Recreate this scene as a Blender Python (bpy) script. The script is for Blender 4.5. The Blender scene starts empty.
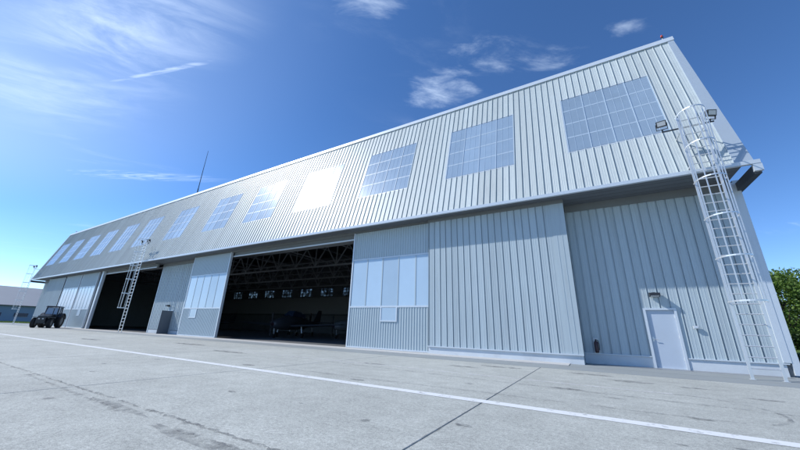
import bpy, bmesh, math, random
from mathutils import Vector, Matrix
random.seed(7)
R = math.radians
scene = bpy.context.scene
col = scene.collection

# ------------------------------------------------------------------ camera
CAM_H = 1.05
cr = Vector((0.86477247, 0.50121288, 0.03089057))
cu = Vector((0.13240203, -0.28691488, 0.94876212))
cf = Vector((-0.48439476, 0.81637339, 0.31447769))
cam = bpy.data.cameras.new('camera')
cam.sensor_width = 36.0
cam.lens = 36.0 * 315.046 / 800.0
cam.clip_start = 0.05
cam.clip_end = 20000
camo = bpy.data.objects.new('camera', cam)
m = Matrix.Identity(4)
for i in range(3):
    m[i][0] = cr[i]; m[i][1] = cu[i]; m[i][2] = -cf[i]
m[2][3] = CAM_H
camo.matrix_world = m
col.objects.link(camo)
scene.camera = camo

# ------------------------------------------------------------------ light
SUN = Vector((-2.2, -1.0, 2.22)).normalized()       # towards the sun
SUN_EL = math.asin(SUN.z)
sl = bpy.data.lights.new('sun', 'SUN')
sl.energy = 4.2
sl.angle = R(0.53)
sl.color = (1.0, 0.975, 0.93)
so = bpy.data.objects.new('sun', sl)
so.rotation_euler = (-SUN).to_track_quat('-Z', 'Y').to_euler()
so.location = (-40, -20, 60)
col.objects.link(so)

world = bpy.data.worlds.new('World')
scene.world = world
world.use_nodes = True
wt = world.node_tree
wt.nodes.clear()
def wn(t, **k):
    n = wt.nodes.new(t)
    for a, b in k.items():
        setattr(n, a, b)
    return n
def wl(a, b):
    wt.links.new(a, b)
def wmath(op, a, b=None, clamp=False):
    n = wn('ShaderNodeMath', operation=op, use_clamp=clamp)
    for i, v in enumerate((a, b)):
        if v is None: continue
        if isinstance(v, (int, float)): n.inputs[i].default_value = v
        else: wl(v, n.inputs[i])
    return n.outputs[0]
sky = wn('ShaderNodeTexSky', sky_type='NISHITA')
sky.sun_disc = False
sky.sun_elevation = SUN_EL
sky.sun_rotation = math.atan2(SUN.x, SUN.y)
sky.altitude = 800
sky.air_density = 0.8
sky.dust_density = 0.0
sky.ozone_density = 2.5
# high thin cloud: laid out on a plane overhead (direction / height), so it is fixed in the world
geo = wn('ShaderNodeTexCoord')
sep = wn('ShaderNodeSeparateXYZ'); wl(geo.outputs['Generated'], sep.inputs[0])
zc = wmath('MAXIMUM', sep.outputs[2], 0.03)
px = wmath('DIVIDE', sep.outputs[0], zc)
py = wmath('DIVIDE', sep.outputs[1], zc)
comb = wn('ShaderNodeCombineXYZ'); wl(px, comb.inputs[0]); wl(py, comb.inputs[1])
def cloud_noise(rot, scale, nscale, detail, dist, off):
    mp = wn('ShaderNodeMapping', vector_type='TEXTURE')
    mp.inputs['Rotation'].default_value = (0, 0, R(rot))
    mp.inputs['Scale'].default_value = (1/scale[0], 1/scale[1], 1)
    mp.inputs['Location'].default_value = off
    wl(comb.outputs[0], mp.inputs[0])
    nz = wn('ShaderNodeTexNoise')
    nz.inputs['Scale'].default_value = nscale
    nz.inputs['Detail'].default_value = detail
    nz.inputs['Roughness'].default_value = 0.62
    nz.inputs['Distortion'].default_value = dist
    wl(mp.outputs[0], nz.inputs['Vector'])
    return nz.outputs['Fac']
def ramp(v, a, b):
    n = wn('ShaderNodeMapRange', interpolation_type='SMOOTHSTEP')
    wl(v, n.inputs['Value'])
    n.inputs['From Min'].default_value = a
    n.inputs['From Max'].default_value = b
    return n.outputs[0]
def blob(cx, cy, rx, ry, rot):
    mp = wn('ShaderNodeMapping')
    c, s = math.cos(R(rot)), math.sin(R(rot))
    mp.vector_type = 'TEXTURE'
    mp.inputs['Location'].default_value = (cx, cy, 0)
    mp.inputs['Rotation'].default_value = (0, 0, R(rot))
    mp.inputs['Scale'].default_value = (rx, ry, 1)
    wl(comb.outputs[0], mp.inputs[0])
    ln = wn('ShaderNodeVectorMath', operation='LENGTH'); wl(mp.outputs[0], ln.inputs[0])
    return ramp(ln.outputs['Value'], 1.0, 0.0)
streak = cloud_noise(50, (1.1, 3.0, 1), 1.7, 12, 0.55, (3.1, 1.7, 0))
puffs = cloud_noise(38, (2.2, 4.6, 1), 2.0, 11, 0.35, (7.3, 2.9, 0))
fibre = cloud_noise(25, (1.5, 9.0, 1), 2.6, 10, 1.2, (2.3, 0.9, 0))
cover = cloud_noise(10, (1, 1, 1), 0.55, 2, 0.2, (1.3, 4.6, 0))
wisps = wmath('MULTIPLY', ramp(streak, 0.50, 0.85), ramp(cover, 0.50, 0.72))
b_left = wmath('MAXIMUM', blob(-1.30, 0.20, 0.75, 0.34, 10), wmath('MULTIPLY', blob(-1.9, 0.2, 0.9, 0.4, 10), 0.6))
left = wmath('ADD', wmath('MULTIPLY', wmath('MULTIPLY', ramp(streak, 0.36, 0.78), b_left), 0.46), wmath('MULTIPLY', b_left, 0.04))
low = wmath('MULTIPLY', blob(-2.75, 0.78, 0.85, 0.13, 32), ramp(fibre, 0.32, 0.7))
b_puff = wmath('MAXIMUM', blob(-0.43, 1.05, 0.30, 0.22, 20), wmath('MULTIPLY', blob(-0.20, 0.97, 0.40, 0.16, 35), 0.70))
b_puff = wmath('MAXIMUM', b_puff, wmath('MULTIPLY', blob(-0.02, 1.10, 0.30, 0.14, 10), 0.58))
b_puff = wmath('MAXIMUM', b_puff, wmath('MULTIPLY', blob(0.22, 1.06, 0.20, 0.11, 30), 0.58))
b_puff = wmath('MAXIMUM', b_puff, wmath('MULTIPLY', blob(-0.42, 0.58, 0.42, 0.15, 5), 0.78))
puff = ramp(wmath('ADD', puffs, wmath('MULTIPLY', b_puff, 0.46)), 0.66, 1.22)
puff = wmath('MULTIPLY', puff, ramp(b_puff, 0.02, 0.45))
trail = wmath('MULTIPLY', wmath('MULTIPLY', blob(-1.42, 0.395, 0.60, 0.022, 16.2), ramp(fibre, 0.26, 0.66)), 0.50)
trail2 = wmath('MULTIPLY', wmath('MULTIPLY', blob(-2.15, 0.21, 0.26, 0.024, 10), ramp(fibre, 0.25, 0.6)), 0.38)
veil_fill = wmath('MULTIPLY', blob(-2.6, -0.45, 2.9, 1.7, 5), 0.32)  # thin left veil, enlarged sunward out of view to whiten far window reflections
cl = wmath('ADD', wmath('MAXIMUM', wmath('MULTIPLY', wisps, 0.25), left), veil_fill)
cl = wmath('MAXIMUM', cl, wmath('MULTIPLY', low, 0.42))
cl = wmath('MAXIMUM', cl, wmath('MULTIPLY', puff, 0.55))
cl = wmath('MAXIMUM', cl, wmath('MAXIMUM', trail, trail2))
cl = wmath('MULTIPLY', cl, ramp(sep.outputs[2], 0.02, 0.22), clamp=True)
mixc = wn('ShaderNodeMix', data_type='RGBA')
wl(cl, mixc.inputs['Factor'])
tint = wn('ShaderNodeMix', data_type='RGBA', blend_type='MULTIPLY')
tint.inputs['Factor'].default_value = 1.0
hs = wn('ShaderNodeHueSaturation'); hs.inputs['Saturation'].default_value = 1.16; hs.inputs['Value'].default_value = 1.0
wl(sky.outputs[0], hs.inputs['Color'])
wl(hs.outputs[0], tint.inputs['A'])
tint.inputs['B'].default_value = (0.98, 1.02, 1.12, 1)
wl(tint.outputs['Result'], mixc.inputs['A'])
mixc.inputs['B'].default_value = (6.6, 7.8, 9.4, 1)
bg = wn('ShaderNodeBackground')
bg.inputs['Strength'].default_value = 0.15
wl(mixc.outputs['Result'], bg.inputs['Color'])
wo = wn('ShaderNodeOutputWorld'); wl(bg.outputs[0], wo.inputs['Surface'])

scene.view_settings.view_transform = 'Standard'
scene.view_settings.look = 'None'
scene.view_settings.exposure = 0.25
scene.view_settings.gamma = 1.0
scene.cycles.max_bounces = 8
scene.cycles.use_denoising = True

# ------------------------------------------------------------------ materials
MATS = {}
def mat(name, base, rough=0.5, metal=0.0, spec=0.5, var=0.06, vscale=3.0, rnd=0.0, bump=0.0, bscale=40.0,
        dirt=0.0, dirtcol=(0.12, 0.11, 0.10), streaks=False, fine=0.0, fscale=120.0, rvar=0.0, coat=0.0, coat_rough=0.11):
    mt = bpy.data.materials.new(name); mt.use_nodes = True
    nt = mt.node_tree; nd = nt.nodes; lk = nt.links
    bs = nd['Principled BSDF']
    bs.inputs['Roughness'].default_value = rough
    bs.inputs['Metallic'].default_value = metal
    bs.inputs['Specular IOR Level'].default_value = spec
    bs.inputs['Coat Weight'].default_value = coat; bs.inputs['Coat Roughness'].default_value = coat_rough; bs.inputs['Coat IOR'].default_value = 1.6
    def noise(sc, det=5, vec=None, ro=0.6):
        n = nd.new('ShaderNodeTexNoise'); n.inputs['Scale'].default_value = sc
        n.inputs['Detail'].default_value = det; n.inputs['Roughness'].default_value = ro
        lk.new(vec if vec is not None else gp.outputs['Position'], n.inputs['Vector']); return n.outputs['Fac']
    gp = nd.new('ShaderNodeNewGeometry')
    def M(op, a, b, clamp=False):
        n = nd.new('ShaderNodeMath'); n.operation = op; n.use_clamp = clamp
        for i, v in enumerate((a, b)):
            if isinstance(v, (int, float)): n.inputs[i].default_value = v
            else: lk.new(v, n.inputs[i])
        return n.outputs[0]
    val = M('MULTIPLY_ADD', noise(vscale), 2 * var)
    val.node.inputs[2].default_value = 1.0 - var
    if rnd:
        oi = nd.new('ShaderNodeObjectInfo')
        r_ = M('MULTIPLY_ADD', oi.outputs['Random'], 2 * rnd); r_.node.inputs[2].default_value = 1.0 - rnd
        val = M('MULTIPLY', val, r_)
    if fine:
        f_ = M('MULTIPLY_ADD', noise(fscale, 3), 2 * fine); f_.node.inputs[2].default_value = 1.0 - fine
        val = M('MULTIPLY', val, f_)
    mul = nd.new('ShaderNodeMix'); mul.data_type = 'RGBA'; mul.blend_type = 'MULTIPLY'
    mul.inputs['Factor'].default_value = 1.0
    mul.inputs['A'].default_value = (*base, 1)
    cb = nd.new('ShaderNodeCombineColor')
    for i in range(3): lk.new(val, cb.inputs[i])
    lk.new(cb.outputs[0], mul.inputs['B'])
    out = mul.outputs['Result']
    if dirt:
        vec = None
        if streaks:
            mp = nd.new('ShaderNodeMapping'); mp.inputs['Scale'].default_value = (7.0, 7.0, 0.35)
            lk.new(gp.outputs['Position'], mp.inputs[0]); vec = mp.outputs[0]
        dn = noise(1.0 if streaks else 0.7, 7, vec, 0.65)
        mr = nd.new('ShaderNodeMapRange'); mr.interpolation_type = 'SMOOTHSTEP'
        lk.new(dn, mr.inputs['Value']); mr.inputs['From Min'].default_value = 0.48; mr.inputs['From Max'].default_value = 0.75
        mr.inputs['To Max'].default_value = dirt
        dm = nd.new('ShaderNodeMix'); dm.data_type = 'RGBA'
        lk.new(mr.outputs[0], dm.inputs['Factor']); lk.new(out, dm.inputs['A']); dm.inputs['B'].default_value = (*dirtcol, 1)
        out = dm.outputs['Result']
    lk.new(out, bs.inputs['Base Color'])
    if rvar:
        rr = M('MULTIPLY_ADD', noise(2.0, 4), 2 * rvar); rr.node.inputs[2].default_value = rough - rvar
        lk.new(rr, bs.inputs['Roughness'])
    if bump:
        bn = nd.new('ShaderNodeBump'); bn.inputs['Strength'].default_value = bump; bn.inputs['Distance'].default_value = 0.02
        lk.new(noise(bscale, 4), bn.inputs['Height']); lk.new(bn.outputs[0], bs.inputs['Normal'])
    MATS[name] = mt
    return mt
PANEL = (0.465, 0.52, 0.53)
mat('panel_paint', PANEL, rough=0.47, metal=0.0, spec=0.45, var=0.06, vscale=0.8, rnd=0.07, bump=0.06, bscale=2.5, dirt=0.28, dirtcol=(0.30, 0.33, 0.35), streaks=True, rvar=0.06)
mat('wall_paint', (0.40, 0.475, 0.515), rough=0.48, metal=0.05, var=0.06, vscale=0.8, rnd=0.05, bump=0.06, bscale=2.0, dirt=0.30, dirtcol=(0.25, 0.28, 0.29), streaks=True)
mat('leaf_paint', (0.40, 0.48, 0.52), rough=0.5, metal=0.05, var=0.05, vscale=0.8, rnd=0.03, bump=0.05, bscale=2.0, dirt=0.22, dirtcol=(0.28, 0.32, 0.34), streaks=True)
mat('trim_paint', (0.56, 0.62, 0.68), rough=0.38, metal=0.15, var=0.04, vscale=1.2, dirt=0.12, dirtcol=(0.32, 0.34, 0.35), streaks=True)
mat('corner_paint', (0.40, 0.47, 0.54), rough=0.42, metal=0.2, var=0.05, vscale=1.0, bump=0.04, bscale=2.0)
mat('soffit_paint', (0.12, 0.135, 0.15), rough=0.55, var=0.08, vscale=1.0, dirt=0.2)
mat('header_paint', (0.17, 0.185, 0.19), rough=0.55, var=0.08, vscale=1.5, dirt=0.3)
mat('kerb_paint', (0.55, 0.60, 0.64), rough=0.6, var=0.10, vscale=2.0, dirt=0.5, dirtcol=(0.35, 0.36, 0.36))
mat('steel_galv', (0.66, 0.69, 0.71), rough=0.38, metal=0.55, var=0.08, vscale=8.0)
mat('black_metal', (0.022, 0.024, 0.028), rough=0.42, var=0.1, vscale=6.0)
mat('dark_beam', (0.06, 0.07, 0.085), rough=0.5, var=0.1, vscale=3.0)
mat('lamp_glass', (0.5, 0.52, 0.54), rough=0.12, var=0.03)
mat('pane_sheet', (0.43, 0.54, 0.62), rough=0.095, metal=0.45, spec=0.6, coat=0.28, coat_rough=0.29, var=0.12, vscale=1.2, rnd=0.12, bump=0.04, bscale=1.6, dirt=0.16, dirtcol=(0.40, 0.45, 0.50), streaks=True)
mat('pane_bar', (0.36, 0.45, 0.55), rough=0.45, var=0.04)
mat('leaf_pane', (0.40, 0.53, 0.66), rough=0.2, spec=0.6, var=0.07, vscale=0.9, rnd=0.09, bump=0.08, bscale=1.2, dirt=0.22, dirtcol=(0.46, 0.52, 0.56), streaks=True)
mat('door_paint', (0.43, 0.50, 0.59), rough=0.42, var=0.04, vscale=2.0, dirt=0.12, dirtcol=(0.3, 0.3, 0.3))
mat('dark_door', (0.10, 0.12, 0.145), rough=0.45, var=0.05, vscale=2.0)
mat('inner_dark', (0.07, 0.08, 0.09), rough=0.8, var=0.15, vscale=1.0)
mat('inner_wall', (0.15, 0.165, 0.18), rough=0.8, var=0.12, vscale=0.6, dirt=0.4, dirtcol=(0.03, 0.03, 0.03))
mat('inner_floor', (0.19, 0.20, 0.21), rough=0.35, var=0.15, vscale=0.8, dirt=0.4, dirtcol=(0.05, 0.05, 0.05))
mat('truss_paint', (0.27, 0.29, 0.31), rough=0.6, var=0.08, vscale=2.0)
mat('back_glass', (0.45, 0.52, 0.55), rough=0.3, var=0.1, vscale=2.0)
mat('roof_sheet', (0.35, 0.37, 0.39), rough=0.6)
mat('concrete_strip', (0.44, 0.445, 0.44), rough=0.85, var=0.10, vscale=0.7, fine=0.10, fscale=60, bump=0.25, bscale=60, dirt=0.3, dirtcol=(0.27, 0.27, 0.26))
mat('concrete_grey', (0.235, 0.262, 0.272), rough=0.85, var=0.10, vscale=0.8, fine=0.12, fscale=50, bump=0.25, bscale=60, dirt=0.4, dirtcol=(0.19, 0.195, 0.19))
mat('joint_fill', (0.15, 0.155, 0.155), rough=0.9, var=0.25, vscale=6)
mat('tyre_rubber', (0.018, 0.018, 0.019), rough=0.85, var=0.2, vscale=8, bump=0.3, bscale=30)
mat('tractor_paint', (0.020, 0.022, 0.028), rough=0.3, var=0.1, vscale=4)
mat('tractor_glass', (0.35, 0.42, 0.50), rough=0.06, spec=0.9, var=0.02)
mat('rim_metal', (0.10, 0.10, 0.11), rough=0.4, metal=0.6)
mat('far_wall', (0.20, 0.28, 0.38), rough=0.7, var=0.06, vscale=0.5)
mat('far_roof', (0.30, 0.32, 0.34), rough=0.6, var=0.08, vscale=0.3)
mat('far_glass', (0.03, 0.05, 0.09), rough=0.15)
mat('red_lens', (0.55, 0.06, 0.04), rough=0.2)
mat('bark', (0.07, 0.055, 0.04), rough=0.9, var=0.3, vscale=5)
mat('plane_paint', (0.05, 0.055, 0.065), rough=0.35, var=0.1, vscale=2)
mat('plane_white', (0.16, 0.17, 0.18), rough=0.35, var=0.1, vscale=2)

mat('box_grey', (0.55, 0.58, 0.60), rough=0.5)
mat('red_paint', (0.05, 0.022, 0.028), rough=0.4)

def leaf_mat(name, c1, c2):
    mt = bpy.data.materials.new(name); mt.use_nodes = True
    nt = mt.node_tree; bs = nt.nodes['Principled BSDF']
    oi = nt.nodes.new('ShaderNodeNewGeometry')
    n = nt.nodes.new('ShaderNodeTexNoise'); n.inputs['Scale'].default_value = 0.9; n.inputs['Detail'].default_value = 4
    nt.links.new(oi.outputs['Position'], n.inputs['Vector'])
    a = nt.nodes.new('ShaderNodeMath'); a.operation = 'MULTIPLY_ADD'
    nt.links.new(oi.outputs['Random Per Island'], a.inputs[0]); a.inputs[1].default_value = 0.6
    nt.links.new(n.outputs['Fac'], a.inputs[2])
    mr = nt.nodes.new('ShaderNodeMapRange'); nt.links.new(a.outputs[0], mr.inputs['Value'])
    mr.inputs['From Min'].default_value = 0.35; mr.inputs['From Max'].default_value = 1.2
    mx = nt.nodes.new('ShaderNodeMix'); mx.data_type = 'RGBA'
    nt.links.new(mr.outputs[0], mx.inputs['Factor'])
    mx.inputs['A'].default_value = (*c1, 1); mx.inputs['B'].default_value = (*c2, 1)
    nt.links.new(mx.outputs['Result'], bs.inputs['Base Color'])
    bs.inputs['Roughness'].default_value = 0.6
    tr = nt.nodes.new('ShaderNodeBsdfTranslucent'); nt.links.new(mx.outputs['Result'], tr.inputs['Color'])
    ms = nt.nodes.new('ShaderNodeMixShader'); ms.inputs[0].default_value = 0.3
    nt.links.new(bs.outputs[0], ms.inputs[1]); nt.links.new(tr.outputs[0], ms.inputs[2])
    nt.links.new(ms.outputs[0], nt.nodes['Material Output'].inputs['Surface'])
    MATS[name] = mt
leaf_mat('leaves_broad', (0.06, 0.115, 0.018), (0.15, 0.25, 0.04))
leaf_mat('leaves_dark', (0.018, 0.045, 0.012), (0.05, 0.10, 0.02))
leaf_mat('grass_blades', (0.06, 0.11, 0.02), (0.15, 0.22, 0.05))

def concrete():
    mt = bpy.data.materials.new('apron_concrete'); mt.use_nodes = True
    nt = mt.node_tree; nd = nt.nodes; lk = nt.links; bs = nd['Principled BSDF']
    gp = nd.new('ShaderNodeNewGeometry')
    def noise(sc, det, ro=0.6, st=None, dist=0):
        n = nd.new('ShaderNodeTexNoise'); n.inputs['Scale'].default_value = sc; n.inputs['Detail'].default_value = det
        n.inputs['Roughness'].default_value = ro; n.inputs['Distortion'].default_value = dist
        if st:
            mp = nd.new('ShaderNodeMapping'); mp.inputs['Scale'].default_value = st
            lk.new(gp.outputs['Position'], mp.inputs[0]); lk.new(mp.outputs[0], n.inputs['Vector'])
        else: lk.new(gp.outputs['Position'], n.inputs['Vector'])
        return n.outputs['Fac']
    def rmp(v, a, b, lo, hi):
        mr = nd.new('ShaderNodeMapRange'); mr.interpolation_type = 'SMOOTHSTEP'; lk.new(v, mr.inputs['Value'])
        mr.inputs['From Min'].default_value = a; mr.inputs['From Max'].default_value = b
        mr.inputs['To Min'].default_value = lo; mr.inputs['To Max'].default_value = hi; return mr.outputs[0]
    def mulv(a, b):
        n = nd.new('ShaderNodeMath'); n.operation = 'MULTIPLY'; lk.new(a, n.inputs[0]); lk.new(b, n.inputs[1]); return n.outputs[0]
    oi = nd.new('ShaderNodeObjectInfo')
    v = rmp(noise(0.35, 5), 0.25, 0.75, 0.90, 1.08)
    v = mulv(v, rmp(noise(2.6, 6, 0.75), 0.3, 0.7, 0.88, 1.08))
    v = mulv(v, rmp(noise(22, 4, 0.75), 0.3, 0.7, 0.78, 1.18))
    v = mulv(v, rmp(noise(80, 3, 0.8), 0.30, 0.70, 0.66, 1.28))
    v = mulv(v, rmp(noise(0.9, 7, 0.7, (0.25, 2.2, 1)), 0.52, 0.78, 1.0, 0.86))      # scuffs along the taxi direction
    v = mulv(v, rmp(noise(1.3, 8, 0.72, None, 0.6), 0.60, 0.72, 1.0, 0.91))         # blotches
    v = mulv(v, rmp(oi.outputs['Random'], 0.0, 1.0, 0.965, 1.03))
    vo = nd.new('ShaderNodeTexVoronoi'); vo.inputs['Scale'].default_value = 30
    lk.new(gp.outputs['Position'], vo.inputs['Vector'])
    v = mulv(v, rmp(vo.outputs['Distance'], 0.03, 0.16, 0.55, 1.0))                  # pits
    cb = nd.new('ShaderNodeCombineColor')
    for i in range(3): lk.new(v, cb.inputs[i])
    mx = nd.new('ShaderNodeMix'); mx.data_type = 'RGBA'; mx.blend_type = 'MULTIPLY'; mx.inputs['Factor'].default_value = 1
    mx.inputs['A'].default_value = (0.39, 0.408, 0.385, 1); lk.new(cb.outputs[0], mx.inputs['B'])
    lk.new(mx.outputs['Result'], bs.inputs['Base Color'])
    bs.inputs['Roughness'].default_value = 0.82
    bs.inputs['Specular IOR Level'].default_value = 0.35
    bn = nd.new('ShaderNodeBump'); bn.inputs['Strength'].default_value = 0.45; bn.inputs['Distance'].default_value = 0.006
    lk.new(noise(70, 5, 0.75), bn.inputs['Height']); lk.new(bn.outputs[0], bs.inputs['Normal'])
    MATS['apron_concrete'] = mt
concrete()
def decal(name, c, lo, hi, amount, nscale, rough=0.8):
    """worn paint or a stain: its own colour, broken up by noise to let the concrete below show"""
    mt = bpy.data.materials.new(name); mt.use_nodes = True
    nt = mt.node_tree; nd = nt.nodes; lk = nt.links; bs = nd['Principled BSDF']
    bs.inputs['Base Color'].default_value = (*c, 1); bs.inputs['Roughness'].default_value = rough
    gp = nd.new('ShaderNodeNewGeometry')
    n = nd.new('ShaderNodeTexNoise'); n.inputs['Scale'].default_value = nscale; n.inputs['Detail'].default_value = 8; n.inputs['Roughness'].default_value = 0.7
    lk.new(gp.outputs['Position'], n.inputs['Vector'])
    mr = nd.new('ShaderNodeMapRange'); lk.new(n.outputs['Fac'], mr.inputs['Value'])
    mr.inputs['From Min'].default_value = lo; mr.inputs['From Max'].default_value = hi; mr.inputs['To Max'].default_value = amount
    tr = nd.new('ShaderNodeBsdfTransparent'); ms = nd.new('ShaderNodeMixShader')
    lk.new(mr.outputs[0], ms.inputs[0]); lk.new(tr.outputs[0], ms.inputs[1]); lk.new(bs.outputs[0], ms.inputs[2])
    lk.new(ms.outputs[0], nd['Material Output'].inputs['Surface'])
    MATS[name] = mt
decal('white_paint', (0.66, 0.69, 0.71), 0.26, 0.44, 0.92, 6)
decal('faded_paint', (0.70, 0.71, 0.72), 0.38, 0.62, 0.6, 4)
decal('oil_stain', (0.13, 0.135, 0.14), 0.36, 0.62, 0.58, 5)
decal('tyre_mark', (0.16, 0.165, 0.17), 0.40, 0.65, 0.5, 6)
decal('back_pane', (0.16, 0.18, 0.19), 0.15, 0.55, 0.95, 1.2, 0.3)

def grass_ground():
    mt = bpy.data.materials.new('grass_ground'); mt.use_nodes = True
    nt = mt.node_tree; nd = nt.nodes; lk = nt.links; bs = nd['Principled BSDF']
    gp = nd.new('ShaderNodeNewGeometry')
    n = nd.new('ShaderNodeTexNoise'); n.inputs['Scale'].default_value = 0.25; n.inputs['Detail'].default_value = 10; n.inputs['Roughness'].default_value = 0.75
    lk.new(gp.outputs['Position'], n.inputs['Vector'])
    mx = nd.new('ShaderNodeMix'); mx.data_type = 'RGBA'; lk.new(n.outputs['Fac'], mx.inputs['Factor'])
    mx.inputs['A'].default_value = (0.07, 0.12, 0.025, 1); mx.inputs['B'].default_value = (0.17, 0.21, 0.06, 1)
    lk.new(mx.outputs['Result'], bs.inputs['Base Color']); bs.inputs['Roughness'].default_value = 0.9
    MATS['grass_ground'] = mt
grass_ground()

# ------------------------------------------------------------------ helpers
class MB:
    def __init__(s): s.v = []; s.f = []
    def box(s, x0, x1, y0, y1, z0, z1):
        b = len(s.v)
        s.v += [(x0,y0,z0),(x1,y0,z0),(x1,y1,z0),(x0,y1,z0),(x0,y0,z1),(x1,y0,z1),(x1,y1,z1),(x0,y1,z1)]
        s.f += [tuple(b+i for i in q) for q in ((0,3,2,1),(4,5,6,7),(0,1,5,4),(1,2,6,5),(2,3,7,6),(3,0,4,7))]
        return s
    def hexa(s, pts):        # 8 points, bottom loop then top loop
        b = len(s.v); s.v += [tuple(p) for p in pts]
        s.f += [tuple(b+i for i in q) for q in ((0,3,2,1),(4,5,6,7),(0,1,5,4),(1,2,6,5),(2,3,7,6),(3,0,4,7))]
        return s
    def poly(s, pts):
        b = len(s.v); s.v += [tuple(p) for p in pts]; s.f.append(tuple(range(b, b+len(pts)))); return s
    def bar(s, a, c, w, h=None, up=(0,0,1)):    # rectangular bar
        h = h or w
        a = Vector(a); c = Vector(c); d = (c-a).normalized(); up = Vector(up)
        if abs(d.dot(up)) > 0.99: up = Vector((0,1,0))
        sx = d.cross(up).normalized(); sy = sx.cross(d)
        P = []
        for q in (a, c):
            P += [q+sx*i*w/2+sy*j*h/2 for i, j in ((-1,-1),(1,-1),(1,1),(-1,1))]
        return s.hexa(P)
    def tube(s, pts, r, n=8, closed=False, caps=True):
        pts = [Vector(p) for p in pts]; N = len(pts); rings = []
        rr = r if isinstance(r, (list, tuple)) else [r]*N
        prev = None
        for i, p in enumerate(pts):
            if closed: d = pts[(i+1) % N]-pts[i-1]
            else: d = pts[min(i+1, N-1)]-pts[max(i-1, 0)]
            d.normalize()
            if prev is None:
                up = Vector((0,0,1)) if abs(d.z) < 0.95 else Vector((1,0,0))
                sx = d.cross(up).normalized()
            else:
                sx = (prev - d*prev.dot(d)).normalized()
            prev = sx; sy = sx.cross(d)
            b = len(s.v)
            s.v += [tuple(p+(sx*math.cos(2*math.pi*k/n)+sy*math.sin(2*math.pi*k/n))*rr[i]) for k in range(n)]
            rings.append(b)
        for i in range(N if closed else N-1):
            a, c = rings[i], rings[(i+1) % N]
            for k in range(n):
                s.f.append((a+k, a+(k+1) % n, c+(k+1) % n, c+k))
        if caps and not closed:
            s.f.append(tuple(rings[0]+k for k in range(n))[::-1]); s.f.append(tuple(rings[-1]+k for k in range(n)))
        return s
    def strip_profile(s, prof, z0, z1, xo=0.0, Y=0.0):
        """vertical sheet: prof = [(x, out)], out towards -Y"""
        b = len(s.v)
        for x, o in prof:
            s.v += [(xo+x, Y-o, z0), (xo+x, Y-o, z1)]
        for i in range(len(prof)-1):
            k = b+2*i; s.f.append((k, k+2, k+3, k+1))
        return s
    def mesh(s, name, smooth=False):
        me = bpy.data.meshes.new(name); me.from_pydata(s.v, [], s.f)
        if smooth:
            for p in me.polygons: p.use_smooth = True
        me.update(); return me
    def build(s, name, material, parent=None, loc=None, smooth=False, fix=True):
        me = s.mesh(name, smooth)
        if fix:
            bm = bmesh.new(); bm.from_mesh(me); bmesh.ops.recalc_face_normals(bm, faces=bm.faces); bm.to_mesh(me); bm.free()
        return link(name, me, material, parent, loc)
def link(name, me, material=None, parent=None, loc=None, rot=None):
    o = bpy.data.objects.new(name, me)
    if material and not me.materials: me.materials.append(MATS[material])
    col.objects.link(o)
    if parent: o.parent = parent
    if loc: o.location = loc
    if rot: o.rotation_euler = rot
    return o
def empty(name, loc=(0,0,0), rz=0):
    o = bpy.data.objects.new(name, None); o.location = loc; o.rotation_euler = (0,0,rz); o.empty_display_size = 0.3
    col.objects.link(o); return o
def tag(o, label=None, cat=None, group=None, kind=None):
    if label: o['label'] = label
    if cat: o['category'] = cat
    if group: o['group'] = group
    if kind: o['kind'] = kind
    return o
def copy_tree(o, parent=None):
    c = o.copy(); col.objects.link(c); c.parent = parent
    for ch in list(o.children): copy_tree(ch, c)
    return c

# ------------------------------------------------------------------ ground
g = MB()
N = 64
for k in range(N):
    pass
rad = 9000
g.poly([(rad*math.cos(2*math.pi*k/N), rad*math.sin(2*math.pi*k/N), -0.10) for k in range(N)])
go = g.build('ground', 'grass_ground', fix=False); tag(go, 'green grass field around the concrete apron', 'ground', kind='structure')

AX0, AX1, AY0, AY1 = -92.0, 26.0, -46.0, 13.0
ap = MB().box(AX0, AX1, AY0, 46.0, -0.30, -0.022).build('apron', 'joint_fill')
tag(ap, 'pale concrete apron in front of the hangar', 'apron', kind='structure')
xs = [-1.65 - 5.8*k for k in range(-4, 16)]
xs = sorted([x for x in xs if AX0 < x < AX1] + [AX0, AX1])
ys = [AY0, -37.0, -27.2, -17.4, -7.5, 2.3, 12.2]
for i in range(len(xs)-1):
    for j in range(len(ys)-1):
        gp_ = 0.005
        x0, x1, y0, y1 = xs[i]+gp_, xs[i+1]-gp_, ys[j]+gp_, ys[j+1]-gp_
        # slab with slightly chamfered edges
        c = 0.008
        s = MB()
        s.v = [(x0,y0,-0.02),(x1,y0,-0.02),(x1,y1,-0.02),(x0,y1,-0.02),(x0,y0,-c),(x1,y0,-c),(x1,y1,-c),(x0,y1,-c),
               (x0+c,y0+c,0),(x1-c,y0+c,0),(x1-c,y1-c,0),(x0+c,y1-c,0)]
        s.f = [(8,9,10,11)] + [(a, (a+1) % 4, 4+(a+1) % 4, 4+a) for a in range(4)] + [(4+a, 4+(a+1) % 4, 8+(a+1) % 4, 8+a) for a in range(4)]
        s.build('slab', 'apron_concrete', ap)
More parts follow.
